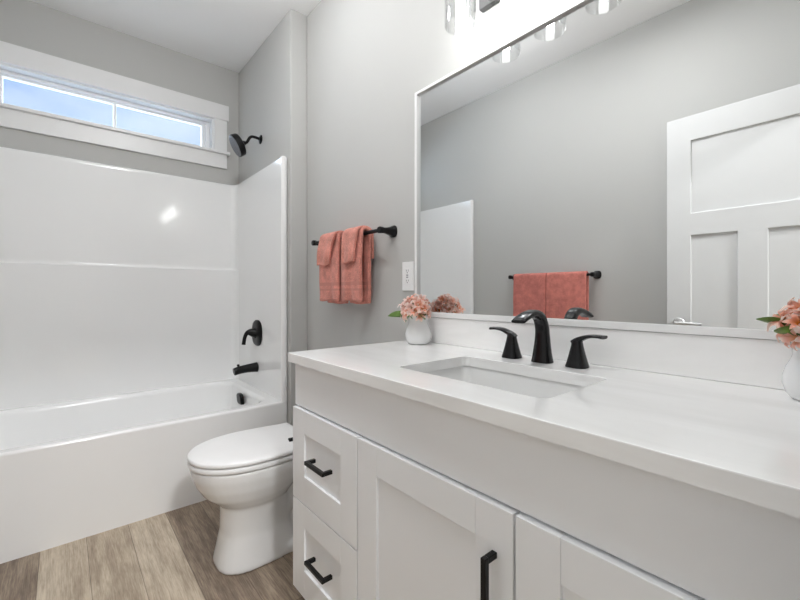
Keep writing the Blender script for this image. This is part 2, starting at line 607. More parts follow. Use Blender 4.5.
# the doorway reaches the floor
struct(obj('wall_right', bm, M['wall'], smooth=False), 'grey wall at the end of the vanity with the doorway', 'wall')
# room beyond the doorway
bm = bmesh.new()
box(bm, 3.05, 3.2, -2.75, 1.15, 0, H)
struct(obj('wall_bedroom_far', bm, M['wall'], smooth=False))
struct(obj('wall_bedroom_left', boxbm(0.12, 3.05, 1.0, 1.15, 0, H), M['wall'], smooth=False))
struct(obj('wall_bedroom_right', boxbm(0.12, 3.05, -2.75, -2.6, 0, H), M['wall'], smooth=False))
struct(obj('wall_bedroom_near', boxbm(0.0, 0.12, 0.15, 1.0, 0, H), M['wall'], smooth=False))
struct(obj('wall_bedroom_corner', boxbm(0.0, 0.12, -2.6, YO - 0.15, 0, H), M['wall'], smooth=False))
# baseboards
def base_profile(bm, x0, x1, y0, y1):
    box(bm, x0, x1, y0, y1, 0.0, 0.13)
struct(obj('baseboard_mirror', boxbm(XJ + 0.014, -1.228, YW - 0.014, YW, 0, 0.13), M['trim'], bevel=0.004))
struct(obj('baseboard_jog', boxbm(XJ, XJ + 0.014, YE, YW - 0.014, 0, 0.13), M['trim'], bevel=0.004))
struct(obj('baseboard_opposite', boxbm(XA + 0.02, -0.02, YO, YO + 0.014, 0, 0.13), M['trim'], bevel=0.004))
struct(obj('baseboard_right', boxbm(-0.014, 0.0, -0.64, -0.545, 0, 0.13), M['trim'], bevel=0.004))
# door casing of the doorway, bathroom side
bm = bmesh.new()
box(bm, -0.016, 0.0, -0.715, -0.640, 0, 2.062)
box(bm, -0.016, 0.0, -1.565, -1.490, 0, 2.062)
box(bm, -0.016, 0.0, -1.580, -0.625, 2.062, 2.165)
struct(obj('trim_1', bm, M['trim'], bevel=0.003), 'white casing around the doorway beside the vanity', 'trim')

# transom window in the left wall
def window():
    w = thing('window_1', 'wide short white transom window with two panes above the tub', 'window', (XW, -0.845, 2.0))
    w['kind'] = 'structure'
    y0, y1, z0, z1 = -1.425, -0.262, 2.112, 2.342
    obj('head_casing', boxbm(XW, XW + 0.024, y0 - 0.112, y1 + 0.100, z1, z1 + 0.112), M['trim'], w, bevel=0.002)
    obj('side_casing', boxbm(XW, XW + 0.019, y0 - 0.088, y0, z0, z1), M['trim'], w, bevel=0.002)
    obj('side_casing', boxbm(XW, XW + 0.019, y1, y1 + 0.088, z0, z1), M['trim'], w, bevel=0.002)
    obj('stool', boxbm(XW - 0.02, XW + 0.040, y0 - 0.105, y1 + 0.105, z0 - 0.020, z0), M['trim'], w, bevel=0.004)
    obj('apron_casing', boxbm(XW, XW + 0.019, y0 - 0.088, y1 + 0.088, z0 - 0.122, z0 - 0.020), M['trim'], w, bevel=0.002)
    # jamb liner
    bm = bmesh.new()
    holed(bm, 'x', XW - 0.15, XW + 0.002, (y0, y1, z0, z1), [(y0 + 0.012, y1 - 0.012, z0 + 0.010, z1 - 0.010)])
    obj('jamb', bm, M['trim'], w, smooth=False)
    # vinyl frame, stepped
    bm = bmesh.new()
    holed(bm, 'x', XW - 0.125, XW - 0.055, (y0 + 0.012, y1 - 0.012, z0 + 0.010, z1 - 0.010), [(y0 + 0.040, y1 - 0.040, z0 + 0.026, z1 - 0.030)])
    fr = obj('window_frame', bm, M['vinyl'], w, bevel=0.003)
    bm = bmesh.new()
    yc = (y0 + y1) / 2
    holed(bm, 'x', XW - 0.105, XW - 0.070, (y0 + 0.040, y1 - 0.040, z0 + 0.026, z1 - 0.030),
          [(y0 + 0.062, yc - 0.008, z0 + 0.037, z1 - 0.043), (yc + 0.008, y1 - 0.062, z0 + 0.037, z1 - 0.043)])
    obj('sash', bm, M['vinyl'], w, bevel=0.002)
    for a, c in ((y0 + 0.062, yc - 0.008), (yc + 0.008, y1 - 0.062)):
        obj('pane', boxbm(XW - 0.090, XW - 0.086, a, c, z0 + 0.037, z1 - 0.043), M['pane'], w, smooth=False)
window()

# the door, swung open against the opposite wall (seen in the mirror)
def door():
    hx, hy = -0.012, -1.530
    d = thing('door_1', 'white three-panel craftsman door standing open, seen in the mirror', 'door', (hx, hy, 0.0))
    d['kind'] = 'structure'
    W, T, HT = 0.750, 0.036, 2.044
    Z0 = 0.010
    bm = bmesh.new()
    st, ml = 0.117, 0.118
    x0, x1 = hx - W, hx
    mid = (x0 + x1) / 2
    holes = [(x0 + st, x1 - st, 1.515, 1.915), (x0 + st, mid - ml / 2, 0.26, 1.390), (mid + ml / 2, x1 - st, 0.26, 1.390)]
    holed(bm, 'y', hy - T / 2, hy + T / 2, (x0, x1, Z0, Z0 + HT), holes)
    obj('door_frame', bm, M['door'], d, bevel=0.004)
    for h in holes:
        obj('door_panel', boxbm(h[0] - 0.002, h[1] + 0.002, hy - 0.007, hy + 0.007, h[2] - 0.002, h[3] + 0.002), M['door'], d, smooth=False)
    for s in (1, -1):
        bm = bmesh.new()
        cx, cz = x0 + 0.062, 0.905
        y = hy + s * T / 2
        lathe(bm, [(0.030, 0), (0.030, 0.006), (0.026, 0.010), (0.012, 0.012), (0.012, 0.030)] if s > 0 else [(0.030, 0), (0.026, 0.006), (0.010, 0.008), (0.010, 0.020)], (cx, y, cz), (0, s, 0), 28)
        yl = y + s * (0.030 if s > 0 else 0.020)
        sweep(bm, [((cx - 0.012, yl, cz), 0.007, 0.009), ((cx + 0.03, yl, cz + 0.001), 0.007, 0.009), ((cx + 0.11, yl, cz - 0.002), 0.006, 0.007)], n=12)
        obj('door_handle', bm, M['nickel'], d)
    for z in (0.25, 1.05, 1.82):
        bm = bmesh.new()
        lathe(bm, [(0.007, 0), (0.007, 0.09)], (hx + 0.004, hy + T / 2 + 0.004, z), (0, 0, 1), 12)
        obj('hinge', bm, M['nickel'], d)
    d.rotation_euler = (0, 0, math.radians(1.5))
door()

# ------------------------------------------------------------------ tub and shower unit
def tub():
    t = thing('tub_shower_unit', 'glossy white tub with one-piece surround walls under the transom window', 'bathtub', (-2.665, -0.86, 0.0))
    ya, yb = YO + 0.004, YE - 0.004      # tub ends
    xb = XW + 0.004
    RZ = 0.436
    rings = []
    K = 10
    rings.append(rrect(xb, XA, ya, yb, 0.004, 0.0, K))
    rings.append(rrect(xb, XA, ya, yb, 0.004, 0.03, K))
    rings.append(rrect(xb, XA - 0.002, ya, yb, 0.006, RZ - 0.040, K))
    for i in range(6):
        a = i / 5 * PI / 2
        d = 0.013 * (1 - math.cos(a))
        rings.append(rrect(xb, XA - 0.002 - d, ya, yb, 0.006, RZ - 0.013 + 0.013 * math.sin(a), K))
    ix0, ix1, iy0, iy1 = -3.012, XA - 0.070, -1.510, -0.195
    for i in range(6):
        a = i / 5 * PI / 2
        d = 0.03 * math.sin(a)
        rings.append(rrect(ix0 - 0.03 + d, ix1 + 0.03 - d, iy0 - 0.03 + d, iy1 + 0.03 - d, 0.12, RZ + 0.001 - 0.03 * (1 - math.cos(a)), K))
    rings.append(rrect(ix0 + 0.02, ix1 - 0.02, iy0 + 0.05, iy1 - 0.015, 0.13, 0.26, K))
    rings.append(rrect(ix0 + 0.04, ix1 - 0.04, iy0 + 0.11, iy1 - 0.035, 0.14, 0.16, K))
    rings.append(rrect(ix0 + 0.07, ix1 - 0.07, iy0 + 0.16, iy1 - 0.06, 0.14, 0.105, K))
    rings.append(rrect(ix0 + 0.13, ix1 - 0.13, iy0 + 0.24, iy1 - 0.13, 0.10, 0.09, K))
    bm = bmesh.new()
    loft(bm, rings)
    obj('bathtub', bm, M['acrylic'], t, angle=50)
    # surround: U-shaped wall in plan with coved corners; the part below the ledge stands proud
    def uplan(d, r, z):
        X0 = xb + 0.030 + d
        Y1 = -0.112
        Y0 = YO + 0.027
        pts = [Vector((XA - 0.010, Y1, z))]
        n = 8
        for i in range(n + 1):
            a = PI / 2 + i / n * PI / 2
            pts.append(Vector((X0 + r + r * math.cos(a), Y1 - r + r * math.sin(a), z)))
        for i in range(n + 1):
            a = PI + i / n * PI / 2
            pts.append(Vector((X0 + r + r * math.cos(a), Y0 + r + r * math.sin(a), z)))
        pts.append(Vector((XA - 0.010, Y0, z)))
        return pts
    def outer(z):
        pts = [Vector((XA - 0.010, yb, z))]
        n = 8
        for i in range(n + 1): pts.append(Vector((xb, yb, z)) + Vector((0.0002 * (n - i), 0, 0)))
        for i in range(n + 1): pts.append(Vector((xb, ya, z)) + Vector((0.0002 * i, 0, 0)))
        pts.append(Vector((XA - 0.010, ya, z)))
        return pts
    bm = bmesh.new()
    R = [outer(RZ - 0.002)]
    R.append(uplan(0.012, 0.050, RZ - 0.002))
    R.append(uplan(0.012, 0.050, 1.238))
    for i in range(5):
        a = i / 4 * PI / 2
        R.append(uplan(0.012 * (1 - math.sin(a)), 0.050, 1.238 + 0.022 * (1 - math.cos(a)) + 0.004 * i / 4))
    R.append(uplan(0.0, 0.050, 1.274))
    R.append(uplan(0.0, 0.050, 1.85))
    R.append(uplan(0.0, 0.050, 1.862))
    R.append(uplan(-0.004, 0.050, 1.872))
    R.append(uplan(-0.012, 0.050, 1.876))
    R.append(outer(1.876))
    loft(bm, R, closed=False, cap0=False, cap1=False, cyc=True)
    # cap the two front ends
    bm.edges.ensure_lookup_table()
    be = [e for e in bm.edges if len(e.link_faces) == 1]
    bmesh.ops.holes_fill(bm, edges=be, sides=0)
    obj('surround_wall', bm, M['acrylic'], t, angle=40)
    # rounded front flanges
    for y0, y1 in ((-0.124, YE - 0.001), (YO + 0.001, YO + 0.039)):
        bm = bmesh.new()
        pts = []
        rings = []
        for z, k in ((RZ - 0.004, 1), (1.868, 1), (1.876, 0.86), (1.880, 0.6)):
            cy = (y0 + y1) / 2
            hw = (y1 - y0) / 2 * k
            ring = []
            for i in range(17):
                a = -PI / 2 + PI * i / 16
                ring.append(Vector((XA - 0.012 + 0.014 * k * math.cos(a), cy + hw * math.sin(a), z)))
            ring.append(Vector((XA - 0.020, cy + hw, z)))
            ring.append(Vector((XA - 0.020, cy - hw, z)))
            rings.append(ring)
        loft(bm, rings)
        obj('front_flange', bm, M['acrylic'], t, angle=50)
    # overflow cover and drain
    bm = bmesh.new()
    oc = Vector((-2.655, -0.209, 0.384))
    rings = []
    for h, k in ((0.0, 1.0), (0.014, 1.0), (0.020, 0.93), (0.023, 0.80)):
        ring = []
        for i in range(32):
            a = 2 * PI * i / 32
            ca, sa = math.cos(a), math.sin(a)
            e = 4.0
            f = (abs(ca) ** e + abs(sa) ** e) ** (-1 / e)
            ring.append(oc + Vector((0.040 * k * f * ca, -h - 0.10 * 0.036 * k * f * sa, 0.036 * k * f * sa)))
        rings.append(ring)
    loft(bm, rings)
    obj('overflow_cover', bm, M['black'], t)
    bm = bmesh.new()
    lathe(bm, [(0.032, 0.0), (0.032, 0.004), (0.022, 0.008), (0.020, 0.022), (0.006, 0.024)], (-2.655, -0.42, 0.088), (0, 0, 1), 24)
    obj('drain', bm, M['black'], t)
tub()

# ------------------------------------------------------------------ shower fittings
def shower_head():
    cx, yw, z = -2.655, YE, 2.105
    t = thing('wall_shower', 'black round shower head on a curved arm beside the window', 'shower', (cx, yw, z))
    bm = bmesh.new()
    lathe(bm, [(0.031, 0.0), (0.030, 0.003), (0.020, 0.008), (0.012, 0.012)], (cx, yw, z), (0, -1, 0), 28)
    obj('flange', bm, M['black'], t)
    bm = bmesh.new()
    nrm = Vector((-0.13, -0.86, -0.50)).normalized()
    hc = Vector((cx - 0.020, -0.246, 2.028))        # centre of the head's face
    back = hc - nrm * 0.056
    tube(bm, [(cx, yw - 0.002, z), (cx, yw - 0.040, z + 0.006), (cx, yw - 0.070, z - 0.002), (back.x - nrm.x * -0.022, back.y - nrm.y * 0.03, back.z - nrm.z * 0.03), back], 0.0095, 14)
    obj('shower_arm', bm, M['black'], t)
    bm = bmesh.new()
    lathe(bm, [(0.013, -0.070), (0.017, -0.060), (0.018, -0.050), (0.030, -0.046), (0.060, -0.043), (0.069, -0.038), (0.072, -0.030), (0.0735, -0.006), (0.072, 0.0), (0.068, 0.001)], hc, nrm, 40)
    hd = obj('head', bm, M['black'], t)
    bm = bmesh.new()
    lathe(bm, [(0.0675, 0.0), (0.0675, 0.003), (0.062, 0.004)], hc, nrm, 40)
    q = Vector((0, 0, 1)).rotation_difference(nrm)
    for r, n in ((0.012, 6), (0.025, 12), (0.038, 18), (0.051, 24)):
        for i in range(n):
            a = 2 * PI * i / n
            lathe(bm, [(0.0022, 0.003), (0.0016, 0.0065)], hc + q @ Vector((r * math.cos(a), r * math.sin(a), 0)), nrm, 6)
    obj('spray_face', bm, M['rubber'], hd)
shower_head()

YP = -0.1125     # face of the surround's end wall
def shower_valve():
    c = Vector((-2.638, YP, 0.808))
    t = thing('shower_valve', 'black shower valve with oval plate and hooked lever above the tub spout', 'valve', c)
    bm = bmesh.new()
    rings = []
    for h, k in ((0.0, 1.0), (0.006, 1.0), (0.012, 0.93), (0.016, 0.80), (0.020, 0.55)):
        ring = []
        for i in range(40):
            a = 2 * PI * i / 40
            e = 2.5
            f = (abs(math.cos(a)) ** e + abs(math.sin(a)) ** e) ** (-1 / e)
            ring.append(c + Vector((0.080 * k * f * math.cos(a), -h, 0.086 * k * f * math.sin(a))))
        rings.append(ring)
    loft(bm, rings)
    obj('escutcheon', bm, M['black'], t)
    bm = bmesh.new()
    y = c.y
    sweep(bm, [((c.x, y - 0.012, c.z), 0.038, 0.038), ((c.x, y - 0.030, c.z + 0.003), 0.030, 0.031), ((c.x, y - 0.054, c.z + 0.006), 0.022, 0.022),
               ((c.x, y - 0.072, c.z + 0.000), 0.014, 0.012), ((c.x, y - 0.084, c.z - 0.024), 0.012, 0.009), ((c.x, y - 0.089, c.z - 0.050), 0.012, 0.008),
               ((c.x, y - 0.092, c.z - 0.072), 0.013, 0.007)], up=(1, 0, 0), n=18)
    obj('lever', bm, M['black'], t)
shower_valve()

def tub_spout():
    c = Vector((-2.650, YP, 0.577))
    t = thing('tub_spout', 'black tub spout with a small diverter knob below the shower valve', 'spout', c)
    bm = bmesh.new()
    sweep(bm, [((c.x, c.y - 0.0005, c.z + 0.002), 0.033, 0.032), ((c.x, c.y - 0.020, c.z + 0.002), 0.031, 0.030), ((c.x, c.y - 0.070, c.z), 0.027, 0.024),
               ((c.x, c.y - 0.115, c.z - 0.005), 0.025, 0.022), ((c.x, c.y - 0.140, c.z - 0.011), 0.024, 0.021), ((c.x, c.y - 0.149, c.z - 0.013), 0.023, 0.019)], up=(1, 0, 0), n=20)
    obj('spout_body', bm, M['black'], t)
    bm = bmesh.new()
    lathe(bm, [(0.004, -0.01), (0.004, 0.016), (0.008, 0.018), (0.009, 0.026), (0.006, 0.030)], (c.x, c.y - 0.122, c.z + 0.004), (0, 0, 1), 16)
    obj('diverter_knob', bm, M['black'], t)
tub_spout()

# ------------------------------------------------------------------ toilet
def toilet():
    cx = -1.660
    t = thing('toilet', 'white two-piece elongated toilet with closed lid between tub and vanity', 'toilet', (cx, -0.4, 0.0))
    def egg(z, yf, yb, hw, e=2.3, n=48, taper=0.0):
        """closed plan outline, front at yf, back at yb."""
        cy = (yf + yb) / 2
        hl = (yb - yf) / 2
        pts = []
        for i in range(n):
            a = 2 * PI * i / n
            ca, sa = math.cos(a), math.sin(a)
            f = (abs(ca) ** e + abs(sa) ** e) ** (-1 / e)
            x = hw * f * ca
            y = hl * f * sa
            x *= 1 + taper * (y / hl)
            pts.append(Vector((cx + x, cy + y, z)))
        return pts
    RIM = 0.408
    bm = bmesh.new()
    loft(bm, [egg(0.0, -0.648, -0.330, 0.119, 2.8), egg(0.012, -0.648, -0.330, 0.119, 2.8), egg(0.06, -0.638, -0.335, 0.112, 2.7),
              egg(0.13, -0.625, -0.345, 0.105, 2.5), egg(0.20, -0.624, -0.350, 0.106, 2.4), egg(0.238, -0.627, -0.36, 0.109, 2.3), egg(0.258, -0.652, -0.345, 0.127, 2.2),
              egg(0.290, -0.688, -0.32, 0.150, 2.2), egg(0.33, -0.714, -0.28, 0.166, 2.2), egg(0.375, -0.732, -0.255, 0.176, 2.2), egg(RIM, -0.736, -0.25, 0.178, 2.2)])
    # rear foot and trapway
    loft(bm, [egg(0.0, -0.46, -0.13, 0.117, 3.4), egg(0.035, -0.46, -0.13, 0.114, 3.4), egg(0.05, -0.46, -0.14, 0.066, 2.6), egg(0.22, -0.46, -0.15, 0.060, 2.4), egg(0.33, -0.46, -0.12, 0.085, 2.6)])
    loft(bm, [egg(0.30, -0.34, -0.06, 0.10, 3), egg(0.345, -0.34, -0.035, 0.15, 4), egg(0.395, -0.34, -0.030, 0.165, 4)])
    sweep(bm, [((cx, -0.47, 0.13), 0.088, 0.045), ((cx, -0.38, 0.17), 0.078, 0.05), ((cx, -0.29, 0.235), 0.076, 0.052), ((cx, -0.21, 0.21), 0.074, 0.05), ((cx, -0.185, 0.10), 0.072, 0.05), ((cx, -0.18, 0.02), 0.072, 0.05)], n=16)
    o = obj('bowl', bm, M['porcelain'], t)
    o.modifiers.clear()
    rm = o.modifiers.new('remesh', 'REMESH')
    rm.mode = 'VOXEL'
    rm.voxel_size = 0.0055
    rm.use_smooth_shade = True
    sm = o.modifiers.new('smooth', 'SMOOTH')
    sm.factor = 0.5
    sm.iterations = 12
    # seat ring and lid outlines: rounded front, straighter sides, winged hinge end
    def lidring(z, inset, back=-0.275, wing=0.0):
        pts = []
        hw = 0.181 - inset
        yf = -0.742 + inset
        ymid = -0.50
        n = 40
        for i in range(n + 1):                 # front half
            a = PI + PI * i / n
            e = 2.15
            ca, sa = math.cos(a), math.sin(a)
            f = (abs(ca) ** e + abs(sa) ** e) ** (-1 / e)
            pts.append(Vector((cx + hw * f * ca, ymid + (ymid - yf) * f * sa, z)))
        m = 12
        def side(s):                            # s 0..1 from the widest point to the hinge end
            w = hw - 0.030 * (s ** 1.6)
            if s > 0.80: w += (0.010 + wing) * ((s - 0.80) / 0.20) ** 1.5
            return w
        for i in range(1, m + 1):
            s = i / m
            pts.append(Vector((cx + side(s), ymid + (back - inset - ymid) * s, z)))
        for i in range(m, 0, -1):
            s = i / m
            pts.append(Vector((cx - side(s), ymid + (back - inset - ymid) * s, z)))
        return pts
    bm = bmesh.new()
    loft(bm, [lidring(RIM + 0.002, 0.010), lidring(RIM + 0.003, 0.004), lidring(RIM + 0.008, 0.001), lidring(RIM + 0.018, 0.001), lidring(RIM + 0.022, 0.005), lidring(RIM + 0.023, 0.012)])
    obj('seat', bm, M['plastic'], t, angle=60)
    bm = bmesh.new()
    z = RIM + 0.026
    loft(bm, [lidring(z, 0.012), lidring(z + 0.001, 0.003), lidring(z + 0.005, 0.0), lidring(z + 0.013, 0.0005), lidring(z + 0.018, 0.005), lidring(z + 0.0215, 0.018), lidring(z + 0.0235, 0.05), lidring(z + 0.0245, 0.09)])
    obj('lid', bm, M['plastic'], t, angle=60)
    for s in (-1, 1):
        bm = bmesh.new()
        lathe(bm, [(0.016, -0.02), (0.016, 0.02)], (cx + s * 0.075, -0.258, RIM + 0.020), (1, 0, 0), 20)
        obj('hinge', bm, M['plastic'], t)
    # tank
    def trect(z, k, w=0.0):
        return rrect(cx - 0.195 * k + w, cx + 0.195 * k - w, -0.205 * (0.5 + 0.5 * k) + w, -0.018 - w, 0.03, z, 6)
    bm = bmesh.new()
    loft(bm, [trect(0.396, 0.90, 0.02), trect(0.402, 0.92), trect(0.55, 0.96), trect(0.735, 1.0)])
    obj('tank', bm, M['porcelain'], t, angle=50)
    bm = bmesh.new()
    loft(bm, [trect(0.737, 1.03), trect(0.765, 1.04), trect(0.772, 1.03, 0.004), trect(0.775, 1.0, 0.01)])
    obj('tank_lid', bm, M['porcelain'], t, angle=50)
    bm = bmesh.new()
    lathe(bm, [(0.012, -0.002), (0.012, 0.010)], (cx - 0.14, -0.205, 0.685), (0, -1, 0), 16)
    sweep(bm, [((cx - 0.145, -0.216, 0.685), 0.006, 0.008), ((cx - 0.10, -0.218, 0.682), 0.005, 0.007), ((cx - 0.065, -0.216, 0.676), 0.005, 0.008)], n=10)
    obj('flush_lever', bm, M['black'], t)
toilet()

# ------------------------------------------------------------------ vanity
VX0, VX1 = -1.231, -0.006
YF = -0.503        # face frame
YD = -0.525        # drawer and door fronts
ZC = 0.850         # cabinet top
def shaker(bm, x0, x1, z0, z1, st, rt, rb):
    g = 0.0004
    box(bm, x0, x0 + st, YD, YF - 0.001, z0, z1)
    box(bm, x1 - st, x1, YD, YF - 0.001, z0, z1)
    box(bm, x0 + st + g, x1 - st - g, YD, YF - 0.001, z1 - rt, z1)
    box(bm, x0 + st + g, x1 - st - g, YD, YF - 0.001, z0, z0 + rb)

def pull(parent, p, length, vertical):
    """black square bar pull with two posts."""
    bm = bmesh.new()
    x, z = p
    h = length / 2
    w = 0.0055
    y0, y1 = YD - 0.033, YD - 0.022
    if vertical:
        box(bm, x - w, x + w, y0, y1, z - h, z + h)
        for s in (-1, 1):
            box(bm, x - w, x + w, y1 - 0.0005, YD + 0.0008, z + s * (h - w) - w, z + s * (h - w) + w)
    else:
        box(bm, x - h, x + h, y0, y1, z - w, z + w)
        for s in (-1, 1):
            box(bm, x + s * (h - w) - w, x + s * (h - w) + w, y1 - 0.0005, YD + 0.0008, z - w, z + w)
    return obj('pull_handle', bm, M['black'], parent, bevel=0.0015)

def vanity():
    t = thing('vanity_cabinet', 'white shaker vanity cabinet with black bar pulls under the quartz counter', 'cabinet', (-0.617, -0.26, 0.0))
    bm = bmesh.new()
    box(bm, VX0, VX0 + 0.018, YF, YW - 0.002, 0.115, ZC)          # sides
    box(bm, VX1 - 0.018, VX1, YF, YW - 0.002, 0.115, ZC)
    box(bm, VX0 + 0.018, VX1 - 0.018, YF + 0.01, YW - 0.002, 0.115, 0.133)   # bottom
    box(bm, VX0 + 0.018, VX1 - 0.018, 0.010, YW - 0.002, 0.133, ZC)         # back
    obj('carcass', bm, M['cabinet'], t, bevel=0.001)
    # face frame; its wide top rail is the plain fascia under the counter
    cols = [(-1.228, -0.856), (-0.851, -0.3895), (-0.3845, -0.0085)]
    bm = bmesh.new()
    holed(bm, 'y', YF - 0.0005, YF + 0.018, (VX0 + 0.0005, VX1 - 0.0005, 0.1155, ZC - 0.0005),
          [(c[0] + 0.030, c[1] - 0.030, 0.15, 0.68) for c in cols])
    obj('face_frame', bm, M['cabinet'], t, bevel=0.001)
    # a plain applied panel fills the top
    obj('fascia', boxbm(VX0, VX1, YD + 0.010, YF - 0.0006, 0.7085, ZC), M['cabinet'], t, bevel=0.0015)
    bm = bmesh.new()
    box(bm, VX0 + 0.010, VX1 - 0.002, -0.435, -0.420, 0.0, 0.115)
    box(bm, VX0 + 0.010, VX0 + 0.025, -0.420, -0.004, 0.0, 0.115)
    box(bm, VX1 - 0.017, VX1 - 0.002, -0.420, -0.004, 0.0, 0.115)
    obj('toe_kick', bm, M['toe'], t, smooth=False)
    def drawer(x0, x1, z0, z1):
        bm = bmesh.new()
        shaker(bm, x0, x1, z0, z1, 0.079, 0.072, 0.086)
        d = obj('drawer', bm, M['cabinet'], t, bevel=0.0012)
        obj('drawer_panel', boxbm(x0 + 0.077, x1 - 0.077, YD + 0.007, YF - 0.0012, z0 + 0.084, z1 - 0.070), M['cabinet'], d, smooth=False)
        pull(d, ((x0 + x1) / 2 + 0.012, z0 + 0.5 * (z1 - z0) + 0.014), 0.108, False)
        # the box behind the front
        bm = bmesh.new()
        box(bm, x0 + 0.04, x1 - 0.04, YF + 0.022, -0.05, z0 + 0.05, z1 - 0.06)
        obj('drawer_box', bm, M['toe'], d, smooth=False)
    for c in (cols[0], cols[2]):
        drawer(c[0], c[1], 0.4125, 0.7035)
        drawer(c[0], c[1], 0.1175, 0.4085)
    x0, x1 = cols[1]
    bm = bmesh.new()
    shaker(bm, x0, x1, 0.1175, 0.7035, 0.079, 0.072, 0.080)
    d = obj('cabinet_door', bm, M['cabinet'], t, bevel=0.0012)
    obj('door_panel', boxbm(x0 + 0.077, x1 - 0.077, YD + 0.007, YF - 0.0012, 0.1955, 0.6335), M['cabinet'], d, smooth=False)
    pull(d, (-0.4265, 0.549), 0.150, True)
vanity()

# counter with its undermount sink
SX0, SX1, SY0, SY1 = -0.812, -0.388, -0.425, -0.150
ZT = 0.880
def counter():
    t = thing('vanity_countertop', 'white quartz countertop with backsplash and rectangular undermount sink', 'countertop', (-0.617, -0.26, ZC + 0.001))
    k = 8
    bm = bmesh.new()
    o0 = (-1.236, -0.002, -0.540, YW - 0.001)
    rings = [rrect(*o0, 0.004, ZC + 0.001, k), rrect(*o0, 0.004, ZT - 0.003, k),
             rrect(o0[0] + 0.001, o0[1] - 0.001, o0[2] + 0.001, o0[3] - 0.001, 0.004, ZT - 0.0008, k),
             rrect(o0[0] + 0.003, o0[1] - 0.003, o0[2] + 0.003, o0[3] - 0.003, 0.004, ZT, k),
             rrect(SX0 - 0.003, SX1 + 0.003, SY0 - 0.003, SY1 + 0.003, 0.024, ZT, k),
             rrect(SX0 - 0.0008, SX1 + 0.0008, SY0 - 0.0008, SY1 + 0.0008, 0.022, ZT - 0.001, k),
             rrect(SX0, SX1, SY0, SY1, 0.021, ZT - 0.003, k), rrect(SX0, SX1, SY0, SY1, 0.021, ZC + 0.001, k)]
    loft(bm, rings, cyc=True)
    obj('counter_slab', bm, M['quartz'], t, angle=28)
    obj('backsplash', boxbm(-1.236, -0.002, 0.001, YW - 0.001, ZT + 0.0004, 0.979), M['quartz'], t, bevel=0.002)
    bm = bmesh.new()
    zt = ZC + 0.0006
    def rr(d, r, z): return rrect(SX0 - d, SX1 + d, SY0 - d, SY1 + d, r, z, k)
    loft(bm, [rr(0.025, 0.05, zt), rr(0.005, 0.025, zt), rr(0.003, 0.025, zt - 0.004), rr(-0.004, 0.035, 0.80), rr(-0.010, 0.05, 0.745), rr(-0.022, 0.055, 0.722), rr(-0.045, 0.05, 0.712), rr(-0.10, 0.03, 0.708),
              rr(-0.10, 0.03, 0.698), rr(-0.03, 0.055, 0.704), rr(-0.008, 0.06, 0.722), rr(0.002, 0.055, 0.745), rr(0.016, 0.05, 0.80), rr(0.018, 0.05, zt - 0.012), rr(0.025, 0.05, zt - 0.012)], cyc=False, cap0=False, cap1=False)
    # floor of the basin is two stacked caps
    sk = bm
    sk.verts.ensure_lookup_table()
    n = 4 * (k + 1)
    sk.faces.new([sk.verts[7 * n + i] for i in range(n)])
    obj('sink_basin', sk, M['porcelain'], t, angle=60)
    bm = bmesh.new()
    lathe(bm, [(0.030, 0.0), (0.030, 0.003), (0.022, 0.005), (0.020, 0.010), (0.004, 0.011)], (-0.6, -0.28, 0.7085), (0, 0, 1), 24)
    obj('sink_drain', bm, M['bronze'], t)
counter()

# widespread faucet
def squircle(bm, c, prof, e=4.0, n=32, rot=0.0):
    rings = []
    for z, hx, hy in prof:
        ring = []
        for i in range(n):
            a = 2 * PI * i / n
            ca, sa = math.cos(a), math.sin(a)
            f = (abs(ca) ** e + abs(sa) ** e) ** (-1 / e)
            ring.append(Vector((c[0] + hx * f * ca, c[1] + hy * f * sa, c[2] + z)))
        rings.append(ring)
    loft(bm, rings)

def faucet():
    y = -0.070
    t = thing('faucet', 'dark widespread faucet with arched spout and two flared lever handles behind the sink', 'faucet', (-0.6, y, ZT))
    bm = bmesh.new()
    sweep(bm, [((-0.6, y, ZT + 0.0008), 0.024, 0.029), ((-0.6, y, ZT + 0.026), 0.0205, 0.0245), ((-0.6, y + 0.001, ZT + 0.068), 0.0170, 0.0195), ((-0.6, y - 0.002, ZT + 0.099), 0.0155, 0.0180),
               ((-0.6, y - 0.016, ZT + 0.126), 0.0130, 0.0180), ((-0.6, y - 0.042, ZT + 0.138), 0.0108, 0.0185), ((-0.6, y - 0.072, ZT + 0.136), 0.0090, 0.0195), ((-0.6, y - 0.099, ZT + 0.128), 0.0072, 0.0205), ((-0.6, y - 0.119, ZT + 0.119), 0.0048, 0.0210)],
          up=(1, 0, 0), n=24, expo=3.0)
    obj('spout', bm, M['bronze'], t, angle=50)
    for s in (-1, 1):
        hx = -0.6 + s * 0.1
        bm = bmesh.new()
        squircle(bm, (hx, y, ZT), [(0.0008, 0.0265, 0.0265), (0.004, 0.0265, 0.0265), (0.012, 0.0240, 0.0240), (0.030, 0.0195, 0.0195), (0.050, 0.0150, 0.0150), (0.064, 0.0125, 0.0125), (0.070, 0.0120, 0.0120), (0.073, 0.010, 0.010)], 3.2)
        h = obj('handle', bm, M['bronze'], t, angle=50)
        bm = bmesh.new()
        sweep(bm, [((hx - s * 0.010, y, ZT + 0.062), 0.0105, 0.009), ((hx + s * 0.004, y, ZT + 0.072), 0.0125, 0.0075), ((hx + s * 0.028, y - 0.001, ZT + 0.082), 0.0140, 0.0052),
                   ((hx + s * 0.050, y - 0.002, ZT + 0.085), 0.0155, 0.0042), ((hx + s * 0.070, y - 0.003, ZT + 0.084), 0.0170, 0.0045)], n=18, expo=3.5)
        obj('lever', bm, M['bronze'], h, angle=50)
faucet()

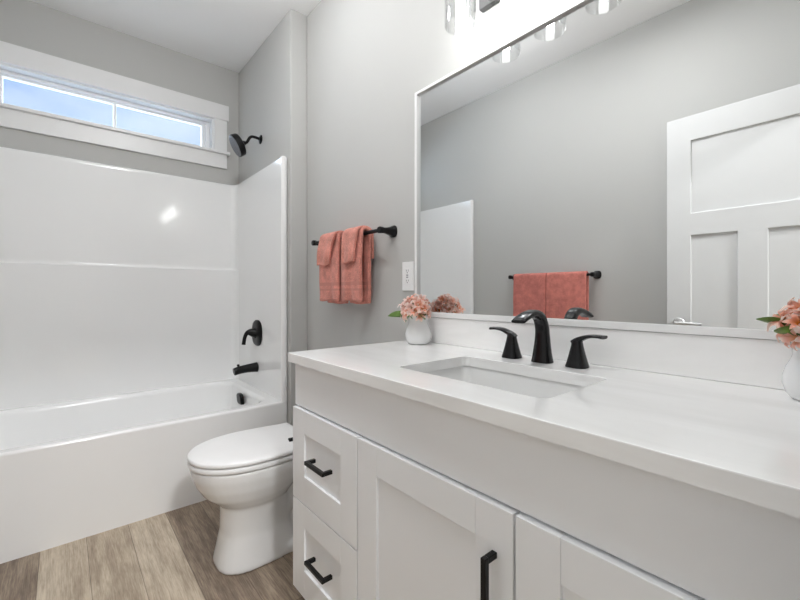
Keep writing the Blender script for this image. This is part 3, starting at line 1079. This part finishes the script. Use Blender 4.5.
# ------------------------------------------------------------------ mirror
def mirror():
    x0, x1, z0, z1 = -1.209, -0.010, 0.980, 1.892
    t = thing('wall_mirror', 'large white-framed mirror standing on the backsplash', 'mirror', (-0.6, YW, z0))
    w = 0.019
    bm = bmesh.new()
    holed(bm, 'y', -0.003, YW - 0.001, (x0, x1, z0, z1), [(x0 + w * 0.75, x1 - w * 0.75, z0 + w, z1 - w * 0.6)])
    obj('mirror_frame', bm, M['trim'], t, bevel=0.0015)
    obj('mirror_glass', boxbm(x0 + 0.010, x1 - 0.010, 0.008, 0.012, z0 + 0.012, z1 - 0.008), M['mirror'], t, smooth=False)
mirror()

# outlet beside the mirror
def outlet():
    x0, x1, z0, z1 = -1.309, -1.235, 1.084, 1.206
    t = thing('wall_outlet', 'white outlet plate on the wall at the left edge of the mirror', 'outlet', ((x0 + x1) / 2, YW, z0))
    bm = bmesh.new()
    box(bm, x0, x1, YW - 0.006, YW - 0.0003, z0, z1)
    obj('cover_plate', bm, M['plastic'], t, bevel=0.0025)
    cx, cz = (x0 + x1) / 2, (z0 + z1) / 2
    r = obj('receptacle', boxbm(cx - 0.0165, cx + 0.0165, YW - 0.0085, YW - 0.0061, cz - 0.0335, cz + 0.0335), M['plastic'], t, bevel=0.001)
    for s in (-1, 1):
        bm = bmesh.new()
        zc = cz + s * 0.021
        box(bm, cx - 0.0075, cx - 0.0052, YW - 0.0088, YW - 0.0084, zc - 0.001, zc + 0.007)
        box(bm, cx + 0.0048, cx + 0.0075, YW - 0.0088, YW - 0.0084, zc - 0.001, zc + 0.007)
        lathe(bm, [(0.0026, 0), (0.0026, 0.0005)], (cx, YW - 0.0084, zc - 0.006), (0, -1, 0), 10)
        obj('socket_slots', bm, M['slot'], r, smooth=False)
    for s in (-1, 1):
        obj('button', boxbm(cx - 0.006, cx + 0.006, YW - 0.0096, YW - 0.0084, cz + s * 0.0045 - 0.003, cz + s * 0.0045 + 0.003), M['grey_button'], r, bevel=0.0004)
outlet()

# ------------------------------------------------------------------ towel bars and towels
def towel_bar(name, label, x0, x1, yw, s, z, off=0.070):
    """x0..x1 post centres, yw wall, s = direction off the wall (+1 / -1 in y)."""
    t = thing(name, label, 'towel bar', ((x0 + x1) / 2, yw, z))
    yb = yw + s * off
    bm = bmesh.new()
    lathe(bm, [(0.0085, 0.0), (0.0085, x1 - x0)], (x0, yb, z), (1, 0, 0), 18)
    obj('bar', bm, M['black'], t)
    for x in (x0, x1):
        bm = bmesh.new()
        prof = [(0.0, 0.026), (0.004, 0.027), (0.007, 0.026), (0.012, 0.0225), (0.025, 0.0175), (0.045, 0.0135), (off - 0.012, 0.0125), (off - 0.004, 0.0145), (off + 0.010, 0.0145), (off + 0.013, 0.012)]
        rings = []
        for h, r in prof:
            ring = []
            e = 3.0
            for i in range(28):
                a = 2 * PI * i / 28
                ca, sa = math.cos(a), math.sin(a)
                f = (abs(ca) ** e + abs(sa) ** e) ** (-1 / e)
                ring.append(Vector((x + r * f * ca, yw + s * (h + 0.0004), z + r * f * sa)))
            rings.append(ring)
        loft(bm, rings)
        obj('post', bm, M['black'], t)
    return t
TBZ = 1.347
towel_bar('towel_bar', 'black towel bar on the mirror wall holding two hand towels', -1.972, -1.374, YW, -1, TBZ)
towel_bar('towel_bar', 'black towel bar seen in the mirror holding the bath towels', -1.815, -1.185, YO, 1, 1.195)

def drape(name, label, cat, m, x0, x1, yb, zb, gap, zf, zk, s, thick, seed, right_taper=0.0, left_taper=0.0, wave=0.004, group=None, lean=0.0, hem=0.0):
    """cloth hung over a bar at (yb, zb): front (side s) reaches down to zf, back to zk. gap = half distance between the layers."""
    rnd = random.Random(seed)
    prof = []                     # (dy, z, v) front bottom -> over the bar -> back bottom
    nf = 26
    for i in range(nf):
        z = zf + (zb - zf) * i / nf
        prof.append((gap * s, z, 1 - i / nf))
    na = 12
    for i in range(na + 1):
        a = PI * i / na
        prof.append((gap * math.cos(a) * s, zb + min(gap, 0.0225 + 0.40 * (gap - 0.0225)) * 0.95 * math.sin(a), 0))
    nb = 22
    for i in range(1, nb + 1):
        prof.append((-gap * s, zb + (zk - zb) * i / nb, -i / nb))
    nx = 22
    bm = bmesh.new()
    grid = []
    ph = [rnd.uniform(0, 6.28) for _ in range(4)]
    for j, (dy, z, v) in enumerate(prof):
        row = []
        av = abs(v)
        for i in range(nx + 1):
            u = i / nx
            xa = x0 + left_taper * max(v, 0)
            xb_ = x1 - right_taper * max(v, 0)
            x = xa + (xb_ - xa) * u + lean * max(v, 0)
            w = wave * av ** 0.8 * (math.sin(u * 9.5 + ph[0] + 1.2 * av) + 0.6 * math.sin(u * 17 + ph[1]) + 0.4 * math.sin(u * 5 + ph[2] + 4 * av))
            nz = noise.noise(Vector((x * 22, z * 16, seed * 3.1))) * 0.003
            zz = z + (0.004 * math.sin(u * 7 + ph[3]) + hem * u) * av ** 3 * (1 if v > 0 else -0.5)
            bulge = 0.0
            if v > 0: bulge = 0.008 * s * math.sin(PI * min(1, av * 1.05)) * 0.6
            row.append(bm.verts.new((x, yb + dy + (w if v >= 0 else 0.4 * w) + nz + bulge, zz)))
        grid.append(row)
    for a, b in zip(grid[:-1], grid[1:]):
        for i in range(nx):
            bm.faces.new((a[i], a[i + 1], b[i + 1], b[i]))
    o = obj(name, bm, m, angle=180)
    so = o.modifiers.new('thickness', 'SOLIDIFY')
    so.thickness = thick
    so.offset = 0.0
    bv = o.modifiers.new('round', 'BEVEL')
    bv.width = thick * 0.42
    bv.segments = 3
    bv.limit_method = 'ANGLE'
    bv.angle_limit = math.radians(60)
    return tag(o, label, cat, group)
YB = YW - 0.070
g = 'coral towels on the mirror wall bar'
drape('hand_towel', 'coral hand towel hanging nearer the shower on the black wall bar', 'towel', M['towel'], -1.862, -1.672, YB, TBZ, 0.0225, 1.034, 1.020, -1, 0.017, 3, wave=0.0035, group=g, hem=0.0)
drape('hand_towel', 'coral hand towel hanging nearer the mirror on the black wall bar', 'towel', M['towel'], -1.650, -1.484, YB, TBZ, 0.0225, 1.036, 1.022, -1, 0.017, 8, wave=0.003, group=g, hem=-0.002)
drape('washcloth', 'small coral washcloth folded over the hand towel nearer the shower', 'washcloth', M['washcloth'], -1.828, -1.690, YB, TBZ, 0.044, 1.216, 1.235, -1, 0.012, 5, right_taper=0.030, left_taper=0.0, lean=-0.026, wave=0.003, group='washcloths on the mirror wall bar')
drape('washcloth', 'small coral washcloth folded over the hand towel nearer the mirror', 'washcloth', M['washcloth'], -1.606, -1.492, YB, TBZ, 0.044, 1.214, 1.235, -1, 0.012, 6, right_taper=0.014, left_taper=0.0, lean=-0.016, wave=0.003, group='washcloths on the mirror wall bar')
g = 'bath towels on the bar opposite the mirror'
drape('bath_towel', 'coral bath towel in the mirror, the half farther from the door', 'towel', M['bath_towel_dark'], -1.775, -1.507, YO + 0.070, 1.195, 0.018, 0.70, 0.72, 1, 0.014, 11, wave=0.0015, group=g)
drape('bath_towel', 'coral bath towel in the mirror, the half nearer the white door', 'towel', M['bath_towel'], -1.503, -1.220, YO + 0.070, 1.195, 0.018, 0.70, 0.72, 1, 0.014, 12, wave=0.0015, group=g)

# paper holder on the side of the vanity: only its tip shows past the cabinet
def paper_holder():
    t = thing('toilet_paper_holder', 'small black paper holder tip peeking past the vanity side above the toilet lid', 'toilet paper holder', (VX0, -0.36, 0.585))
    bm = bmesh.new()
    lathe(bm, [(0.022, 0.0), (0.022, 0.006), (0.010, 0.010), (0.008, 0.050)], (VX0, -0.36, 0.575), (-1, 0, 0), 20)
    obj('post', bm, M['black'], t)
    bm = bmesh.new()
    tube(bm, [(VX0 - 0.050, -0.352, 0.575), (VX0 - 0.053, -0.40, 0.574), (VX0 - 0.054, -0.50, 0.572), (VX0 - 0.054, -0.508, 0.574)], 0.0065, 10)
    obj('arm', bm, M['black'], t)
paper_holder()

# ------------------------------------------------------------------ vases and flowers
def blossom_bm(rnd, size=1.0):
    """six pointed petals flaring from a narrow throat."""
    bm = bmesh.new()
    n = 6
    for k in range(n):
        ang = 2 * PI * k / n + rnd.uniform(-0.15, 0.15)
        ln = (0.030 if k % 2 == 0 else 0.026) * size * rnd.uniform(0.88, 1.12)
        wd = (0.0060 if k % 2 == 0 else 0.0046) * size
        lift = rnd.uniform(0.75, 1.25)
        rows = 7
        grid = []
        for i in range(rows + 1):
            s = i / rows
            w = wd * (math.sin(PI * (0.06 + 0.90 * s ** 1.15)) ** 0.9 + 0.02)
            r = ln * (0.10 + 0.80 * s ** 1.25)
            h = 0.020 * size * lift * (s ** 0.7) - 0.012 * size * max(0, s - 0.62) * 2.4
            row = []
            for j in (-1, 0, 1):
                p = Vector((r, j * w, h - (0.0026 * size * (1 - abs(j)))))
                ca, sa = math.cos(ang), math.sin(ang)
                row.append(bm.verts.new((p.x * ca - p.y * sa, p.x * sa + p.y * ca, p.z)))
            grid.append(row)
        for a, b in zip(grid[:-1], grid[1:]):
            for j in range(2):
                bm.faces.new((a[j], a[j + 1], b[j + 1], b[j]))
    return bm

def place(o, p, d, spin):
    q = Vector((0, 0, 1)).rotation_difference(Vector(d).normalized())
    o.rotation_mode = 'QUATERNION'
    o.rotation_quaternion = q @ Matrix.Rotation(spin, 3, 'Z').to_quaternion()
    o.location = p

def leaf_bm(ln, wd, curl):
    bm = bmesh.new()
    grid = []
    for i in range(9):
        s = i / 8
        w = wd * math.sin(PI * min(1.0, 0.04 + 0.95 * s)) ** 0.75
        z = -curl * s * s * ln
        grid.append([bm.verts.new((s * ln, j * w, z + abs(j) * w * 0.30)) for j in (-1, -0.5, 0, 0.5, 1)])
    for a, b in zip(grid[:-1], grid[1:]):
        for j in range(4):
            bm.faces.new((a[j], a[j + 1], b[j + 1], b[j]))
    return bm

def vase(c, label, idx):
    v = thing('flower_vase', label, 'vase', c, 'white vases at the ends of the counter')
    bm = bmesh.new()
    prof = [(0.030, 0.0005), (0.038, 0.002), (0.046, 0.012), (0.0505, 0.028), (0.0505, 0.042), (0.046, 0.058), (0.0395, 0.072), (0.0365, 0.082), (0.0365, 0.092), (0.0395, 0.104), (0.041, 0.108),
            (0.0395, 0.109), (0.035, 0.100), (0.033, 0.085), (0.036, 0.070), (0.043, 0.055), (0.047, 0.040), (0.047, 0.028), (0.042, 0.012), (0.02, 0.006)]
    lathe(bm, prof, c, n=48)
    obj('vase_body', bm, M['ceramic'], v, angle=60)
    return v

def bouquet(c, label, seed, blossoms, leaves, spread, zc, shift=(0, 0)):
    """blossoms on a dome above the vase mouth; stems run down into the vase."""
    rnd = random.Random(seed)
    mouth = Vector((c[0], c[1], c[2] + 0.100))
    t = thing('flower_bunch', label, 'flowers', mouth, 'flower bunches in the white vases')
    ctr = Vector((c[0] + shift[0], c[1] + shift[1], c[2] + zc))
    stems = bmesh.new()
    protos = [obj_data(blossom_bm(rnd, s)) for s in (1.0, 1.12, 0.92)]
    pts = []
    for i in range(blossoms):
        # spiral dome
        f = (i + 0.5) / blossoms
        th = math.acos(1 - 1.28 * f)
        ph = i * 2.39996 + seed
        d = Vector((math.sin(th) * math.cos(ph), math.sin(th) * math.sin(ph), math.cos(th)))
        k = rnd.uniform(0.80, 1.16)
        p = ctr + Vector((d.x * spread[0], d.y * spread[1], d.z * spread[2])) * k
        pts.append((p, d))
    for p, d in pts:
        if p.y > -0.026: p.y = -0.026
        o = bpy.data.objects.new('blossom', rnd.choice(protos))
        C.objects.link(o)
        o.parent = t
        place(o, p - mouth, d + Vector((rnd.uniform(-.6, .6), rnd.uniform(-.6, .6), rnd.uniform(-.3, .5))), rnd.uniform(0, 6.28))
        a = ctr - Vector((0, 0, 0.03))
        foot = mouth + Vector(((p.x - mouth.x) * 0.22, (p.y - mouth.y) * 0.22, -0.035))
        tube(stems, [foot, foot.lerp(p, 0.55) + Vector((0, 0, 0.006)), p - d * 0.001], 0.0014, 6, 4)
    obj('stems', stems, M['stem'], t)
    for (ang, ln, wd, curl, up, base) in leaves:
        lb = leaf_bm(ln, wd, curl)
        bp = Vector((mouth.x + 0.034 * math.cos(ang), mouth.y + 0.034 * math.sin(ang), mouth.z + base))
        rot = Matrix.Rotation(ang, 4, 'Z') @ Matrix.Rotation(-up, 4, 'Y') @ Matrix.Rotation(0.75 if math.sin(ang) < 0 and math.cos(ang) < 0 else -0.6, 4, 'X')
        bmesh.ops.transform(lb, matrix=Matrix.Translation(bp) @ rot, verts=lb.verts[:])
        o = obj('leaf', lb, M['leaf'], t, angle=180)
        so = o.modifiers.new('thickness', 'SOLIDIFY')
        so.thickness = 0.0006

def obj_data(bm):
    bmesh.ops.recalc_face_normals(bm, faces=bm.faces[:])
    me = bpy.data.meshes.new('blossom')
    bm.to_mesh(me)
    bm.free()
    for p in me.polygons: p.use_smooth = True
    me.materials.append(M['petal'])
    return me
V1 = (-1.122, -0.062, ZT)
V2 = (-0.060, -0.062, ZT)
vase(V1, 'small white round vase at the far end of the counter by the wall outlet', 0)
vase(V2, 'small white round vase at the near right end of the counter', 1)
bouquet(V1, 'peach-pink flowers in the white vase by the wall outlet', 2, 36, [(PI + 0.62, 0.085, 0.019, 0.12, 0.02, 0.010), (-0.5, 0.070, 0.011, 0.1, 0.0, 0.006), (PI + 1.5, 0.04, 0.011, 0.5, -0.2, 0.008)], (0.050, 0.042, 0.046), 0.121, (0.0, -0.012))
bouquet(V2, 'peach-pink flowers in the white vase at the right edge of the photo', 5, 34, [(PI + 0.9, 0.06, 0.012, 0.2, 0.3, 0.02), (PI + 0.25, 0.055, 0.011, 0.3, 0.5, 0.03)], (0.042, 0.038, 0.045), 0.123, (0.0, -0.012))

# ------------------------------------------------------------------ vanity light
def vanity_light():
    t = thing('vanity_light', 'dark metal bar light with clear glass shades above the mirror', 'wall lamp', (-0.604, YW, 2.11))
    obj('back_plate', boxbm(-0.880, -0.328, YW - 0.024, YW - 0.0005, 2.052, 2.168), M['plate'], t, bevel=0.004)
    for x in (-0.862, -0.690, -0.518, -0.346):
        y = -0.117
        bm = bmesh.new()
        tube(bm, [(x, YW - 0.022, 2.11), (x, -0.055, 2.112), (x, -0.104, 2.116), (x, -0.1168, 2.106)], 0.0075, 12)
        lathe(bm, [(0.024, 0.0), (0.026, 0.004), (0.026, 0.034), (0.020, 0.040)], (x, y, 2.082), (0, 0, 1), 24)
        sk = obj('socket', bm, M['nickel'], t)
        bm = bmesh.new()
        lathe(bm, [(0.050, 0.0), (0.0505, 0.001), (0.0505, 0.138), (0.046, 0.146), (0.027, 0.149), (0.027, 0.146), (0.044, 0.143), (0.0475, 0.136), (0.0475, 0.001)], (x, y, 1.940), (0, 0, 1), 40, cap0=False, cap1=False)
        obj('glass_shade', bm, M['lamp_glass'], t, angle=50)
        bm = bmesh.new()
        lathe(bm, [(0.004, 0.0), (0.011, 0.004), (0.014, 0.012), (0.014, 0.085), (0.012, 0.100), (0.012, 0.125)], (x, y, 1.956), (0, 0, 1), 16)
        obj('bulb', bm, M['bulb'], t)
vanity_light()

# flush lamps added to brighten the room (one above the frame, one behind the camera)
def fill_ceiling_lamp(x, y, r, label):
    t = thing('fill_ceiling_lamp', label, 'added fill lamp', (x, y, H))
    bm = bmesh.new()
    lathe(bm, [(r, -0.0005), (r, -0.030), (r - 0.006, -0.034), (r - 0.012, -0.030), (r - 0.012, -0.0005)], (x, y, H), (0, 0, 1), 40)
    obj('fill_lamp_rim', bm, M['nickel'], t)
    bm = bmesh.new()
    lathe(bm, [(r - 0.013, -0.012), (r - 0.013, -0.030), (r - 0.03, -0.036), (0.02, -0.040)], (x, y, H), (0, 0, 1), 40)
    obj('fill_lamp_diffuser', bm, M['diffuser'], t)
def fill_globe_lamp(x, y):  # added globe, out of view, to lift the ceiling and upper walls
    t = thing('fill_globe_lamp', 'round white globe added out of view under the bathroom ceiling as fill light', 'added fill lamp', (x, y, H))
    bm = bmesh.new()
    lathe(bm, [(0.065, 0.0005), (0.065, 0.012), (0.055, 0.022), (0.012, 0.026), (0.010, 0.090), (0.040, 0.100), (0.045, 0.125)], (x, y, H), (0, 0, -1), 32)
    obj('canopy', bm, M['nickel'], t)
    bm = bmesh.new()
    prof = [(0.09 * math.sin(PI * (0.10 + 0.90 * i / 20)), -0.09 * math.cos(PI * (0.10 + 0.90 * i / 20))) for i in range(21)]
    prof[-1] = (0.002, prof[-1][1])
    lathe(bm, [(r, 0.205 + h) for r, h in prof], (x, y, H), (0, 0, -1), 32)
    obj('fill_globe_glass', bm, M['globe'], t)
fill_globe_lamp(-1.60, -0.70)
fill_ceiling_lamp(-0.70, -0.84, 0.21, 'added round flush fill lamp on the bathroom ceiling before the vanity')
fill_ceiling_lamp(1.45, -1.0, 0.21, 'added round flush fill lamp on the ceiling of the room beyond the doorway')
